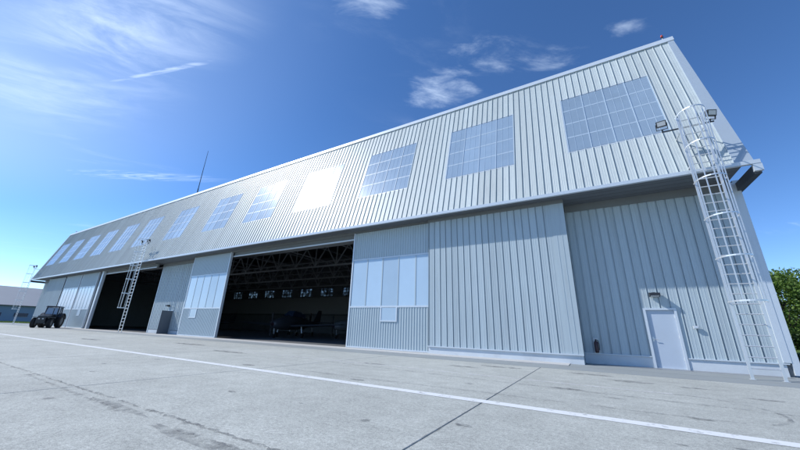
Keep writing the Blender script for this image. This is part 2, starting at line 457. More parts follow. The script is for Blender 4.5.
# darker old strip along the building and lighter door-track strip
MB().box(AX0, AX1, 12.211, 13.62, -0.021, 0.001).build('kerb_strip', 'concrete_grey', ap)
MB().box(-70.0, -0.9, 13.63, 14.86, -0.021, 0.022).build('door_track_strip', 'concrete_strip', ap)
MB().box(-0.89, AX1, 13.63, 17.0, -0.021, 0.003).build('kerb_strip', 'concrete_grey', ap)
MB().box(AX0, -70.01, 13.63, 17.0, -0.021, 0.003).build('kerb_strip', 'concrete_grey', ap)
def ribbon(name, pts, w, z, material, parent, wob=0.0):
    s = MB(); n = len(pts)
    for i, p in enumerate(pts):
        a = Vector(pts[max(i-1, 0)]); b = Vector(pts[min(i+1, n-1)]); d = (b-a).normalized(); nr = Vector((-d.y, d.x))
        w0 = w*(0.5+random.uniform(-wob, wob)) if wob < .3 else w*.9*random.random()**2.2; w1 = w*(0.5+random.uniform(-wob, wob)) if wob < .3 else w*.9*random.random()**2.2; p = Vector(p)
        s.v += [(*(p+nr*w0), z), (*(p-nr*w1), z)]
    for i in range(n-1): s.f.append((2*i, 2*i+2, 2*i+3, 2*i+1))
    return s.build(name, material, parent, fix=False)
def seg(a, b, n, wob=0):
    a = Vector(a); b = Vector(b); d = (b-a); nr = Vector((-d.y, d.x)).normalized()
    return [tuple(a+d*t/n+nr*random.uniform(-wob, wob)) for t in range(n+1)]
ribbon('painted_line', seg((AX0+2, 5.57), (AX1-2, 5.57), 120, 0.004), 0.23, 0.004, 'white_paint', ap, 0.02)
ribbon('faded_line', seg((-34, 8.75), (1.2, 8.75), 30), 0.13, 0.004, 'faded_paint', ap, 0.05)
arc = [(1.2+1.1*math.sin(t), 7.55+1.2*math.cos(t)) for t in [i*math.pi/16 for i in range(14)]]
ribbon('tyre_mark', arc, 0.05, 0.008, 'tyre_mark', ap, 0.2)
ribbon('tyre_mark', seg((1.6, 6.45), (-7, 6.2), 16, 0.02), 0.05, 0.008, 'tyre_mark', ap, 0.2)
ribbon('tyre_mark', seg((-7.3, 8.3), (8, 7.3), 20, 0.02), 0.07, 0.008, 'tyre_mark', ap, 0.2)
# broken joint edges at y = 2.3 and the crack beside it
ribbon('crack', seg((-14, 2.31), (4, 2.30), 420, 0.008), 0.06, 0.003, 'oil_stain', ap, 0.42)
ribbon('crack', seg((-9.6, 2.19), (-5.0, 2.08), 130, 0.014), 0.08, 0.003, 'tyre_mark', ap, 0.4)
ribbon('crack', seg((-3.9, 2.10), (-1.4, 2.17), 90, 0.014), 0.07, 0.003, 'tyre_mark', ap, 0.4)
ribbon('crack', seg((-7.44, 2.3), (-7.40, 12.2), 90, 0.012), 0.02, 0.003, 'oil_stain', ap, 0.45)
ribbon('crack', seg((-1.65, 2.3), (-1.65, 12.2), 90, 0.012), 0.03, 0.003, 'tyre_mark', ap, 0.42)
def patch(cx, cy, rx, ry, material='oil_stain', n=22, z=0.006):
    s = MB(); s.poly([(cx+rx*math.cos(2*math.pi*k/n)*random.uniform(.65, 1.1), cy+ry*math.sin(2*math.pi*k/n)*random.uniform(.65, 1.1), z) for k in range(n)])
    return s.build('stain', material, ap, fix=False)
for p in [(-3.74, 10.4, .55, .16), (-0.61, 7.95, .34, .11), (0.64, 10.3, .50, .22), (1.75, 10.1, .3, .12), (1.15, 6.4, .16, .07), (0.18, 7.4, .2, .06),
          (-8.26, 6.05, .3, .12), (-4.47, 5.98, .22, .08), (-2.7, 11.2, .7, .2), (-12.5, 8.2, 1.1, .25), (-18, 9.5, 1.5, .3), (2.6, 9.2, .3, .1),
          (-6.1, 8.9, .5, .13), (-0.2, 11.2, .6, .2), (1.2, 5.0, .12, .05), (-5.2, 3.6, .12, .05), (-24, 7.4, 1.2, .3)]:
    patch(*p)
for k in range(16):
    patch(random.uniform(-14, 4), random.uniform(1.6, 11), random.uniform(.04, .16), random.uniform(.02, .07))
patch(-3.3, 2.05, 1.0, .12, 'tyre_mark'); patch(-5.4, 2.15, .9, .07, 'tyre_mark')

# ------------------------------------------------------------------ hangar
SL = math.tan(R(73)); ZF, YF, ZT = 6.76, 13.95, 14.70
XR, XL = 4.95, -75.45
def sy(z): return YF + (z-ZF)/SL
hg = empty('hangar', (-35.25, 15.6, 0))
tag(hg, 'long pale blue metal aircraft hangar with leaning upper front and open sliding doors', 'hangar')
HO = Vector((-35.25, 15.6, 0))
def hp(o):                      # parent to the hangar, keeping world coordinates
    o.parent = hg; o.location = Vector(o.location) - HO; return o
fas = MB()
fas.hexa([(XL,sy(ZF)+.10,ZF),(XR,sy(ZF)+.10,ZF),(XR,sy(ZF)+.22,ZF),(XL,sy(ZF)+.22,ZF),(XL,sy(ZT)+.10,ZT),(XR,sy(ZT)+.10,ZT),(XR,sy(ZT)+.22,ZT),(XL,sy(ZT)+.22,ZT)])
fas = hp(fas.build('upper_front', 'soffit_paint'))
LEAN = math.atan(1/SL)          # rotation about X that leans a vertical sheet back
RIB = [(0,0),(.004,.0),(.010,.036),(.030,.036),(.034,0),(.036,-.022),(.056,-.022),(.059,0),(.128,0),(.134,.003),(.148,.003),(.154,0),(.212,0),(.218,.003),(.232,.003),(.238,0),(.3,0)]
PROF = RIB + [(.3+x, o) for x, o in RIB[1:]]
def sheet_mesh(name, length):
    return MB().strip_profile(PROF, 0, length).mesh(name)
LTOT = (ZT-ZF)/math.sin(R(73))
def along(z): return (z-ZF)/math.sin(R(73))
W0, W1 = 8.92, 12.60
m_full = sheet_mesh('panel', LTOT-.02); m_low = sheet_mesh('panel', along(W0)); m_up = sheet_mesh('panel', LTOT-.02-along(W1))
for me in (m_full, m_low, m_up): me.materials.append(MATS['panel_paint'])
wins = [3.75-6*k for k in range(6)] + [-33.45] + [-40.65-6*k for k in range(6)]
def put_sheet(me, x, z):
    o = link('panel', me)
    o.parent = fas
    o.location = Vector((x, sy(z), z))
    o.rotation_euler = (-LEAN, 0, 0)
nsh = round((XR-XL)/.6)
for k in range(nsh):
    x = XL + .6*k
    inwin = any(w-3.6-.05 < x < w-.05 for w in wins)
    if inwin:
        put_sheet(m_low, x, ZF); put_sheet(m_up, x, W1)
    else:
        put_sheet(m_full, x, ZF)
# windows of translucent sheet
def lean_local():               # window built upright in local coords, leaned back
    pass
WL = along(W1)-along(W0)
PP = []
for k in range(3):
    o = .3*k
    PP += [(o+.0, .012),(o+.008,.019),(o+.022,.019),(o+.030,.012)]
PP += [(.888, .012)]
pane_me = MB().strip_profile(PP, .02, WL-.02).mesh('pane'); pane_me.materials.append(MATS['pane_sheet'])
mul_me = MB().box(-.018, .018, -.032, .02, 0, WL).mesh('mullion'); mul_me.materials.append(MATS['pane_bar'])
tran_me = MB().box(.03, 3.57, -.0165, .005, -.035, .035).mesh('transom'); tran_me.materials.append(MATS['pane_bar'])
fr = MB(); fr.box(-.03, 3.63, -.02, .06, -.05, 0.0); fr.box(-.03, 3.63, -.02, .06, WL, WL+.05); fr.box(-.05, -.03, -.02, .06, -.05, WL+.05); fr.box(3.63, 3.65, -.02, .06, -.05, WL+.05)
fr_me = fr.mesh('window'); fr_me.materials.append(MATS['trim_paint'])
for w in wins:
    wo_ = link('window', fr_me); wo_.parent = hg
    wo_.location = Vector((w-3.6, sy(W0)+.015, W0)) - HO; wo_.rotation_euler = (-LEAN, 0, 0)
    for k in range(4):
        p_ = link('pane', pane_me, parent=wo_, loc=(.006+.9*k, 0, 0))
    for k in range(5): link('mullion', mul_me, parent=wo_, loc=(.9*k, 0, 0))
    for k in range(3): link('transom', tran_me, parent=wo_, loc=(0, 0, WL*(k+1)/4))
# cap, bottom lip, corner boards
def lean_box(x0, x1, z0, z1, o0, o1):
    dy0, dy1 = -o1, -o0
    return MB().hexa([(x0,sy(z0)+dy0,z0),(x1,sy(z0)+dy0,z0),(x1,sy(z0)+dy1,z0),(x0,sy(z0)+dy1,z0),(x0,sy(z1)+dy0,z1),(x1,sy(z1)+dy0,z1),(x1,sy(z1)+dy1,z1),(x0,sy(z1)+dy1,z1)])
hp(lean_box(XL-.25, XR+.25, 14.58, 14.86, -.35, .075).build('roof_cap', 'trim_paint'))
hp(MB().box(XL-.45, XR+.60, YF-.07, YF+.05, ZF-.10, ZF+.035).build('drip_edge', 'trim_paint'))
for s_, xe in ((1, XR), (-1, XL)):
    cbx = MB(); w0, w1 = .46, .22
    cbx.hexa([(xe,sy(ZF)-.05,ZF+.03),(xe+s_*w0,sy(ZF)-.05,ZF+.03),(xe+s_*w0,sy(ZF)+.30,ZF+.03),(xe,sy(ZF)+.30,ZF+.03),
              (xe,sy(14.6)-.05,14.6),(xe+s_*w1,sy(14.6)-.05,14.6),(xe+s_*w1,sy(14.6)+.30,14.6),(xe,sy(14.6)+.30,14.6)])
    hp(cbx.build('corner_board', 'corner_paint'))
    hp(MB().hexa([(xe+s_*.02,sy(ZF)+.3,ZF+.05),(xe+s_*.3,sy(ZF)+.3,ZF+.05),(xe+s_*.3,16.4,ZF+.05),(xe+s_*.02,16.4,ZF+.05),
                  (xe+s_*.02,sy(14.5)+.3,14.5),(xe+s_*.18,sy(14.5)+.3,14.5),(xe+s_*.18,17.2,14.5),(xe+s_*.02,17.2,14.5)]).build('end_closure', 'corner_paint'))
    hp(MB().box(min(xe+s_*.42, xe+s_*.60), max(xe+s_*.42, xe+s_*.60), YF+.06, 22.0, ZF-.42, ZF-.11).build('edge_beam', 'dark_beam'))
    hp(MB().box(min(xe+s_*.40, xe+s_*.62), max(xe+s_*.40, xe+s_*.62), YF-.06, YF+.055, ZF-.36, ZF-.105).build('beam_end_plate', 'trim_paint'))
# soffit: boards running out from the wall
ns = 0
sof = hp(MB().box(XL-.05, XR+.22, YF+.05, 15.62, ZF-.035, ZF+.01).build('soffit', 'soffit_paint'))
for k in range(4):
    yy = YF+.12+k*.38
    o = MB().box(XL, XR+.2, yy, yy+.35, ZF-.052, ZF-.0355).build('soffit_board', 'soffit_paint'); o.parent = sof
# ---- recessed end walls, standing-seam panels
SEAM = [(0,0),(.004,.0),(.008,.020),(.020,.020),(.024,0),(.026,-.034),(.060,-.034),(.063,0),(.10,0),(.105,.004),(.12,.004),(.125,0),(.19,0),(.195,.004),(.21,.004),(.215,0),(.305,0)]
YR_ = 15.6
def seam_wall(name, x0, x1, Y, z0, z1, material, skip=None, base=True, n=None):
    """backing slab with one panel per seam; skip=(x0,x1,ztop) leaves a door hole"""
    b = MB()
    segs = [(x0, x1)]
    if skip: segs = [(x0, skip[0]), (skip[1], x1)]
    for a, c in segs: b.box(a, c, Y+.04, Y+.20, 0.0, z1)
    if skip: b.box(skip[0], skip[1], Y+.04, Y+.20, skip[2], z1)
    wall = hp(b.build(name, 'soffit_paint'))
    n = n or round((x1-x0)/.305); w = (x1-x0)/n
    cache = {}
    def strip(a, zz0, zz1, frac=1.0, f0=0.0):
        key = (round(zz0, 3), round(zz1, 3), round(frac, 3), round(f0, 3))
        if key not in cache:
            pr = [(px_/.305*w, o) for px_, o in SEAM if f0-1e-6 <= px_/.305 <= frac+1e-6]
            if pr[-1][0] < frac*w-1e-4: pr.append((frac*w, 0))
            if pr[0][0] > f0*w+1e-4: pr.insert(0, (f0*w, 0))
            me = MB().strip_profile(pr, zz0, zz1).mesh('panel'); me.materials.append(MATS[material]); cache[key] = me
        o = link('panel', cache[key]); o.parent = wall; o.location = Vector((a, Y, 0))
    for k in range(n):
        a = x0+k*w
        if skip and a+w > skip[0] and a < skip[1]:
            strip(a, skip[2], z1)
            if a < skip[0]-.02: strip(a, z0, skip[2], frac=(skip[0]-a)/w)
            if a+w > skip[1]+.02: strip(a, z0, skip[2], f0=(skip[1]-a)/w)
        else: strip(a, z0, z1)
    return wall
def kerb(x0, x1, Y, z1, rec=.06):
    hp(MB().box(x0, x1, Y+rec-.0, Y+.003, 0.0, z1) .build('base_kerb', 'kerb_paint')) if rec < 0 else None
DW = (1.78, 2.78, 2.12)
seam_wall('end_wall', -0.40, 5.30, YR_, .40, ZF-.30, 'wall_paint', skip=DW)
hp(MB().box(-0.40, 1.78, YR_-.012, YR_+.039, .0, .36).build('base_kerb', 'kerb_paint'))
hp(MB().box(2.78, 5.18, YR_-.012, YR_+.039, .0, .36).build('base_kerb', 'kerb_paint'))
hp(MB().box(-0.40, 1.77, YR_-.055, YR_+.039, .365, .40).build('drip_flashing', 'trim_paint'))
hp(MB().box(2.80, 5.25, YR_-.055, YR_+.039, .365, .40).build('drip_flashing', 'trim_paint'))
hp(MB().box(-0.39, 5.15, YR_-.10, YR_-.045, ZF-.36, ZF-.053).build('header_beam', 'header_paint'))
hp(MB().box(5.12, 5.30, YR_-.06, YR_-.001, .42, ZF-.06).build('corner_trim', 'trim_paint'))
hp(MB().box(5.302, 5.47, YR_-.05, YR_+.25, .06, ZF+.02).build('corner_column', 'trim_paint'))
# personnel door in the right end wall
d = hp(MB().box(1.86, 2.70, YR_+.02, YR_+.07, .02, 2.05).build('door', 'door_paint'))
fr = MB(); fr.box(1.78, 1.858, YR_-.05, YR_+.12, 0, 2.12); fr.box(2.702, 2.78, YR_-.05, YR_+.12, 0, 2.12); fr.box(1.858, 2.702, YR_-.05, YR_+.12, 2.052, 2.12)
o = fr.build('door_frame', 'trim_paint'); o.parent = d
o = MB().box(1.858, 2.702, YR_-.04, YR_+.12, .0, .018).build('threshold', 'steel_galv'); o.parent = d
hd = MB(); hd.tube([(1.93, YR_+.02, 1.0), (1.93, YR_-.04, 1.0), (2.05, YR_-.045, 1.0)], .011); hd.box(1.905, 1.955, YR_+.008, YR_+.019, .92, 1.08)
o = hd.build('handle', 'steel_galv'); o.parent = d
# hinges
for zz in (.35, 1.1, 1.8):
    o = MB().tube([(2.695, YR_+.012, zz-.05), (2.695, YR_+.012, zz+.05)], .012).build('hinge', 'steel_galv'); o.parent = d
# mirrored left end wall
seam_wall('end_wall', -75.80, -69.9, YR_, .40, ZF-.30, 'wall_paint')
hp(MB().box(-75.8, -69.9, YR_-.012, YR_+.039, .0, .36).build('base_kerb', 'kerb_paint'))
hp(MB().box(-75.7, -69.9, YR_-.10, YR_-.045, ZF-.36, ZF-.053).build('header_beam', 'header_paint'))
# ---- door pocket block (projecting)
YB = 14.60
blk = seam_wall('door_pocket', -6.88, -0.95, YB, .36, ZF-.22, 'wall_paint')
hp(MB().box(-6.88, -0.40, YB+.004, YB+.20, 0.0, ZF-.06).build('pocket_core', 'soffit_paint')) if False else None
hp(MB().box(-0.949, -0.40, YB-.012, YB+.20, .36, ZF-.22).build('pocket_corner', 'wall_paint'))
for xx in (-.80, -.60):
    hp(MB().box(xx, xx+.02, YB-.020, YB-.0125, .37, ZF-.23).build('corner_rib', 'wall_paint'))
hp(MB().box(-0.44, -0.41, YB+.201, YR_-.002, .0, ZF-.06).build('pocket_side', 'wall_paint'))
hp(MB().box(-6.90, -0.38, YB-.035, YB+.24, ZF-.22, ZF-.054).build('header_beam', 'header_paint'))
hp(MB().box(-6.86, -0.42, YB+.03, YB+.039+.19, 0.0, .30).build('pocket_kerb_core', 'kerb_paint')) if False else None
hp(MB().box(-6.86, -0.42, YB-.010, YB+.039, 0.0, .315).build('base_kerb', 'kerb_paint'))
hp(MB().box(-0.949, -0.42, YB+.006, YB+.18, 0.0, .355).build('base_kerb', 'kerb_paint'))
hp(MB().box(-6.88, -0.40, YB-.075, YB+.039, .318, .358).build('drip_flashing', 'trim_paint'))
# ---- sliding door leaves
COR = []
def corr(x0, x1, p=.152):
    pr = []; n = int((x1-x0)/p); w = (x1-x0)/n
    for k in range(n):
        a = x0+k*w; pr += [(a, 0), (a+.35*w, 0), (a+.45*w, .022), (a+.85*w, .022), (a+.95*w, 0)]
    return pr + [(x1, 0)]
def leaf(x0, x1, Y, vent_i, glass=True, trims=(True, True)):
    zt = ZF-.16
    core = hp(MB().box(x0+.01, x1-.01, Y+.03, Y+.16, .03, zt).build('sliding_door', 'soffit_paint'))
    def sub(mb, name, material):
        o = mb.build(name, material, fix=(name != 'cladding')); o.parent = core; return o
    a, b = x0+.09, x1-.09
    sub(MB().strip_profile(corr(a, b), .05, 2.15, 0, Y+.025), 'cladding', 'leaf_paint')
    sub(MB().strip_profile(corr(a, b), 4.95, zt-.02, 0, Y+.025), 'cladding', 'leaf_paint')
    for e in (x0, x1-.09): sub(MB().box(e, e+.089, Y-.015, Y+.17, .03, zt), 'edge_channel', 'trim_paint')
    sub(MB().box(a+.002, b-.002, Y-.01, Y+.029, 2.15, 2.24), 'sill', 'trim_paint')
    sub(MB().box(a+.002, b-.002, Y-.008, Y+.029, 4.88, 4.95), 'head', 'trim_paint')
    sub(MB().box(a+.002, b-.002, Y-.02, Y+.029, .03, .10), 'bottom_rail', 'trim_paint')
    n = 5; w = (b-a)/n
    for k in range(n):
        sub(MB().box(a+k*w+.028, a+(k+1)*w-.028, Y+.012, Y+.028, 2.242, 4.878), 'pane', 'leaf_pane')
        if k: sub(MB().box(a+k*w-.026, a+k*w+.026, Y-.004, Y+.0285, 2.242, 4.878), 'mullion', 'leaf_paint')
    vx = a+vent_i*w
    vf = sub(MB().box(vx+.07, vx+w-.07, Y-.012, Y+.0, 1.49, 2.13), 'access_panel', 'leaf_pane')
    f = MB(); f.box(vx, vx+.068, Y-.03, Y+.0, 1.42, 2.149); f.box(vx+w-.068, vx+w, Y-.03, Y+.0, 1.42, 2.149); f.box(vx+.068, vx+w-.068, Y-.03, Y+.0, 1.42, 1.488)
    sub(f, 'access_frame', 'trim_paint')
    return core
leaf(-12.0, -6.55, 14.74, 2)
leaf(-30.0, -24.6, 14.74, 1)
leaf(-56.4, -51.2, 14.74, 2)
leaf(-62.4, -56.8, 14.74, 2)
hp(MB().box(-50.3, -49.85, 14.72, 14.98, .03, ZF-.16).build('door_post', 'trim_paint'))
hp(MB().box(-51.19, -50.31, 15.0, 15.1, .03, ZF-.16).build('door_post', 'dark_beam'))
hp(MB().box(-56.79, -56.41, 14.95, 15.1, .03, ZF-.16).build('door_post', 'dark_beam'))
hp(MB().box(-62.9, -62.41, 14.95, 15.1, .03, ZF-.16).build('door_post', 'dark_beam'))
seam_wall('door_pocket', -69.9, -62.9, 14.74, .1, ZF-.16, 'wall_paint')
hp(MB().box(-69.88, -69.84, 14.95, YR_, .0, ZF-.06).build('pocket_side', 'wall_paint'))
# recessed middle wall with the open personnel door
MW = (-34.25, -33.30, 2.10)
seam_wall('middle_wall', -37.3, -29.6, YR_, .34, ZF-.16, 'wall_paint', skip=MW)
hp(MB().box(-37.3, -34.3, YR_-.012, YR_+.039, .0, .30).build('base_kerb', 'kerb_paint'))
hp(MB().box(-33.25, -29.6, YR_-.012, YR_+.039, .0, .30).build('base_kerb', 'kerb_paint'))
hp(MB().box(-37.42, -37.301, YR_-.04, YR_+.22, .0, ZF-.16).build('jamb_trim', 'trim_paint'))
fr = MB(); fr.box(MW[0], MW[0]+.07, YR_-.05, YR_+.12, 0, 2.1); fr.box(MW[1]-.07, MW[1], YR_-.05, YR_+.12, 0, 2.1); fr.box(MW[0]+.07, MW[1]-.07, YR_-.05, YR_+.12, 2.03, 2.1)
d = hp(fr.build('door_frame', 'trim_paint'))
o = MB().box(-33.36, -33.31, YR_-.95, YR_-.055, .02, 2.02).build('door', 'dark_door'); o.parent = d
hp(MB().box(-37.4, -28.0, YR_-.10, YR_-.045, ZF-.36, ZF-.053).build('header_beam', 'header_paint'))
# opening headers
for x0, x1 in ((-24.6, -12.0), (-49.85, -37.4)):
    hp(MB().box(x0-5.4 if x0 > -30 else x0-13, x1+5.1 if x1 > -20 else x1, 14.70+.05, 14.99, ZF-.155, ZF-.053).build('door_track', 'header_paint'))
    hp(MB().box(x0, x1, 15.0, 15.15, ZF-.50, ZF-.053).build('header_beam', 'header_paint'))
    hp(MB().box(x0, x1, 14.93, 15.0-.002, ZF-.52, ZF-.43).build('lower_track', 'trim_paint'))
# ---- shell: end walls, back wall with windows, roof, floor
YBK = 44.0
def shell(b, name, material): return hp(b.build(name, material))
for sx0, sx1 in ((5.10, 5.298), (-75.80, -75.6)):
    sw = MB().box(sx0, sx1, YR_+.205, YBK, 0, 9.0)
    sw.hexa([(sx0,YR_+.205,9.0),(sx1,YR_+.205,9.0),(sx1,YBK,9.0),(sx0,YBK,9.0),(sx0,sy(14.2)+.5,14.2),(sx1,sy(14.2)+.5,14.2),(sx1,YBK,14.2),(sx0,YBK,14.2)])
    shell(sw, 'side_wall', 'wall_paint')
shell(MB().box(XL-.2, XR+.2, sy(14.6)+.36, YBK+.6, 14.22, 14.70), 'roof', 'roof_sheet')
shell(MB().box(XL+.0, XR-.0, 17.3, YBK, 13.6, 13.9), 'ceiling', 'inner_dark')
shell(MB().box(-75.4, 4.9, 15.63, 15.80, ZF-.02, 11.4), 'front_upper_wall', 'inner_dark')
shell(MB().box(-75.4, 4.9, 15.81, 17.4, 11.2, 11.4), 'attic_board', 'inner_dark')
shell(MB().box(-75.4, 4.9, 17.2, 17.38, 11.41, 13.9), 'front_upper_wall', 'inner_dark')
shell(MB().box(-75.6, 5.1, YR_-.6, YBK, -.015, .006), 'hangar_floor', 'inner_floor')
shell(MB().box(-.3, 5.1, YR_+.206, YR_+.25, 0.01, ZF-.03), 'wall_lining', 'inner_dark') if False else None
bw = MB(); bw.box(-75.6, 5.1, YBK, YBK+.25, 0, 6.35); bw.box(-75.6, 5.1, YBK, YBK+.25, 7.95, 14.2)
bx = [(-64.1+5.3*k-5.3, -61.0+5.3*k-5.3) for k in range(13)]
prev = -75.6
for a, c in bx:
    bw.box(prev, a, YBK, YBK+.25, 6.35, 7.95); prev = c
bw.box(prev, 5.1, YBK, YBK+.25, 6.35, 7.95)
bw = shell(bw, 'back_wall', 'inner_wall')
for a, c in bx:
    f = MB()
    w = (c-a)/4
    for k in range(5): f.box(max(a, a+k*w-.05), min(c, a+k*w+.05), YBK+.08, YBK+.16, 6.35, 7.95)
    for zz in (6.35, 6.9, 7.42, 7.85): f.box(a, c, YBK+.10, YBK+.15, zz, zz+.09)
    f = shell(f, 'back_window', 'inner_dark')
    o = MB().box(a, c, YBK+.17, YBK+.18, 6.35, 7.95).build('pane', 'back_pane'); o.parent = f
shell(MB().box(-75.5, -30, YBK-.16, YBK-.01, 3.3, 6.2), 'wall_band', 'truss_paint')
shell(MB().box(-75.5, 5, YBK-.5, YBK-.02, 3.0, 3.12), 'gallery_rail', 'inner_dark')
for k, yy in enumerate((18.6, 25.2, 31.8, 38.4)):
    t = MB(); zb, zt2 = 7.35, 9.6
    t.bar((-75, yy, zb), (5, yy, zb), .20, .16); t.bar((-75, yy, zt2), (5, yy, zt2), .20, .16)
    n = 26; w = 80/n
    for i in range(n):
        x = -75+i*w
        t.bar((x, yy, zb+.06), (x, yy, zt2-.06), .09)
        t.bar((x, yy, zb+.06), (x+w/2, yy, zt2-.06), .10); t.bar((x+w/2, yy, zt2-.06), (x+w, yy, zb+.06), .10)
    shell(t, 'roof_truss', 'truss_paint')
for k in range(14):
    x = -74+6*k
    t = MB(); t.bar((x, 16.2, 9.72), (x, YBK-.1, 9.72), .14, .16)
    if x+3 < 4.8: t.bar((x+3, 16.2, 7.5), (x+3, YBK-.1, 7.5), .07)
    shell(t, 'purlin', 'truss_paint')
for x in (-75.2, -62, -49.2, -24.2, 0):
    pass

# ------------------------------------------------------------------ caged ladders
RAILS = .66
def make_ladder():
    root = empty('caged_ladder')
    h = 8.85; hw = RAILS/2
    for s_ in (-1, 1):
        # side rail, walking through at the top towards the roof
        MB().bar((s_*hw, 0, 0), (s_*hw, 0, h), .07, .035, up=(0,1,0)).build('rail', 'steel_galv', root)
        MB().box(s_*hw-.06, s_*hw+.06, -.06, .06, 0, .012).build('foot_plate', 'steel_galv', root)
        for zz in (6.86, 8.3):
            MB().bar((s_*hw, .02, zz), (s_*hw, sy(zz)-13.65-.03, zz), .035).build('wall_bracket', 'steel_galv', root)
    rung = MB().tube([(-hw+.01, 0, 0), (hw-.01, 0, 0)], .019, 6).mesh('rung'); rung.materials.append(MATS['steel_galv'])
    for k in range(29):
        link('rung', rung, parent=root, loc=(0, 0, .3+.3*k))
    def arcp(t):                # cage outline, from left rail round the front to the right rail
        return Vector((-.40*math.cos(t), -.06-.66*math.sin(t)**0.8 if 0 < t < math.pi else -.02, 0))
    A = [math.pi*i/12 for i in range(13)]
    hp_ = MB()
    for i in range(12):
        a, b = arcp(A[i]), arcp(A[i+1])
        hp_.hexa([(a.x,a.y,-.022),(b.x,b.y,-.022),(b.x*.985,b.y+.012,-.022),(a.x*.985,a.y+.012,-.022),(a.x,a.y,.022),(b.x,b.y,.022),(b.x*.985,b.y+.012,.022),(a.x*.985,a.y+.012,.022)])
    hoop = hp_.mesh('hoop'); hoop.materials.append(MATS['steel_galv'])
    for k in range(6):
        link('hoop', hoop, parent=root, loc=(0, 0, 2.15+1.33*k))
    for i in (1.6, 3.8, 6, 8.2, 10.4):
        p = arcp(math.pi*i/12)*.985
        MB().box(p.x-.016, p.x+.016, p.y+.006, p.y+.020, 2.10, 8.85).build('strap', 'steel_galv', root)
    # lamp arms at the top
    MB().bar((-.85, .03, 8.42), (.62, .03, 8.42), .04).build('crossarm', 'black_metal', root)
    return root
l0 = make_ladder()
tag(l0, 'tall galvanised caged ladder with lamps at the right end beside the white door', 'ladder', 'caged ladders on the hangar front')
l0.location = (4.10, 13.65, .004)
l1 = copy_tree(l0); l1.location = (-37.9, 13.65, .024)
l1['label'] = 'caged ladder standing in front of the second dark door opening'
l2 = copy_tree(l0); l2.location = (-74.6, 13.65, .004)
l2['label'] = 'distant caged ladder at the far left end of the hangar beyond the tractor'
def make_flood():
    root = empty('floodlight')
    b = MB(); b.box(-.15, .15, -.10, .02, -.11, .11)
    b.build('housing', 'black_metal', root)
    for zz in range(7):
        pass
    for k in range(6): MB().box(-.13+.05*k, -.12+.05*k, .021, .06, -.09, .09).build('cooling_fin', 'black_metal', root)
    MB().box(-.12, .12, -.106, -.1005, -.08, .08).build('lens', 'lamp_glass', root)
    br = MB(); br.box(-.175, -.155, -.04, .0, -.20, .02); br.box(.155, .175, -.04, .0, -.20, .02); br.box(-.175, .175, -.04, .0, -.22, -.20); br.box(-.02, .02, -.03, .0, -.30, -.22)
    br.build('bracket', 'black_metal', root)
    return root
fl = make_flood()
spots = [(3.28, 8.76, 'black floodlight left of the near ladder top, before the big window', -8), (4.66, 8.76, 'black floodlight right of the near ladder top, by the corner', 25),
         (-38.72, 8.78, 'small black floodlight left of the middle ladder top', -8), (-37.34, 8.78, 'small black floodlight right of the middle ladder top', 20),
         (-75.42, 8.76, 'tiny floodlight left of the far left ladder top', 0), (-74.04, 8.76, 'tiny floodlight right of the far left ladder top', 0)]
for i, (x, z, lab, rz) in enumerate(spots):
    o = fl if i == 0 else copy_tree(fl)
    o.location = (x, 13.64, z-.02); o.rotation_euler = (R(18), 0, R(rz))
    tag(o, lab, 'floodlight', 'floodlights on the ladder tops')
# lamps over the doors
def wall_lamp(x, z, lab):
    r_ = empty('wall_lamp', (x, YR_, z))
    MB().box(-.06, .06, -.05, -.004, -.09, .09).build('back_plate', 'black_metal', r_)
    MB().hexa([(-.16,-.30,-.05),(.16,-.30,-.05),(.16,-.05,-.09),(-.16,-.05,-.09),(-.16,-.28,.05),(.16,-.28,.05),(.16,-.05,.08),(-.16,-.05,.08)]).build('housing', 'black_metal', r_)
    MB().hexa([(-.13,-.285,-.058),(.13,-.285,-.058),(.13,-.07,-.094),(-.13,-.07,-.094),(-.13,-.285,-.052),(.13,-.285,-.052),(.13,-.07,-.086),(-.13,-.07,-.086)]).build('lens', 'lamp_glass', r_)
    tag(r_, lab, 'lamp', 'lamps over the personnel doors')
wall_lamp(2.22, 2.62, 'black box lamp on the wall above the closed white door')
wall_lamp(-34.3, 2.5, 'small dark lamp above the open personnel door in the middle wall')
jb = MB().box(3.13, 3.28, YR_-.10, YR_-.046, 1.40, 1.50).build('junction_box', 'box_grey')
MBt = MB().box(3.15, 3.26, YR_-.115, YR_-.1005, 1.415, 1.485).build('cover', 'trim_paint', jb)
tag(jb, 'small white box on the ribbed wall right of the door', 'junction box')
fe = empty('fire_extinguisher', (.05, YR_-.10, .42))
MB().tube([(0,0,0),(0,0,.05),(0,0,.38),(0,0,.44)], [.06,.075,.075,.03], 14).build('cylinder', 'red_paint', fe, smooth=True)
MB().tube([(0,0,.44),(0,0,.50)], .02).build('valve', 'black_metal', fe)
MB().tube([(0,-.02,.48),(.07,-.04,.46),(.10,-.05,.30),(.09,-.05,.10)], .014).build('hose', 'black_metal', fe)
MB().box(-.09,.09,.05,.057,-.02,.55).build('bracket', 'box_grey', fe)
tag(fe, 'fire extinguisher with black hose hung in the shaded corner beside the door pocket', 'extinguisher')
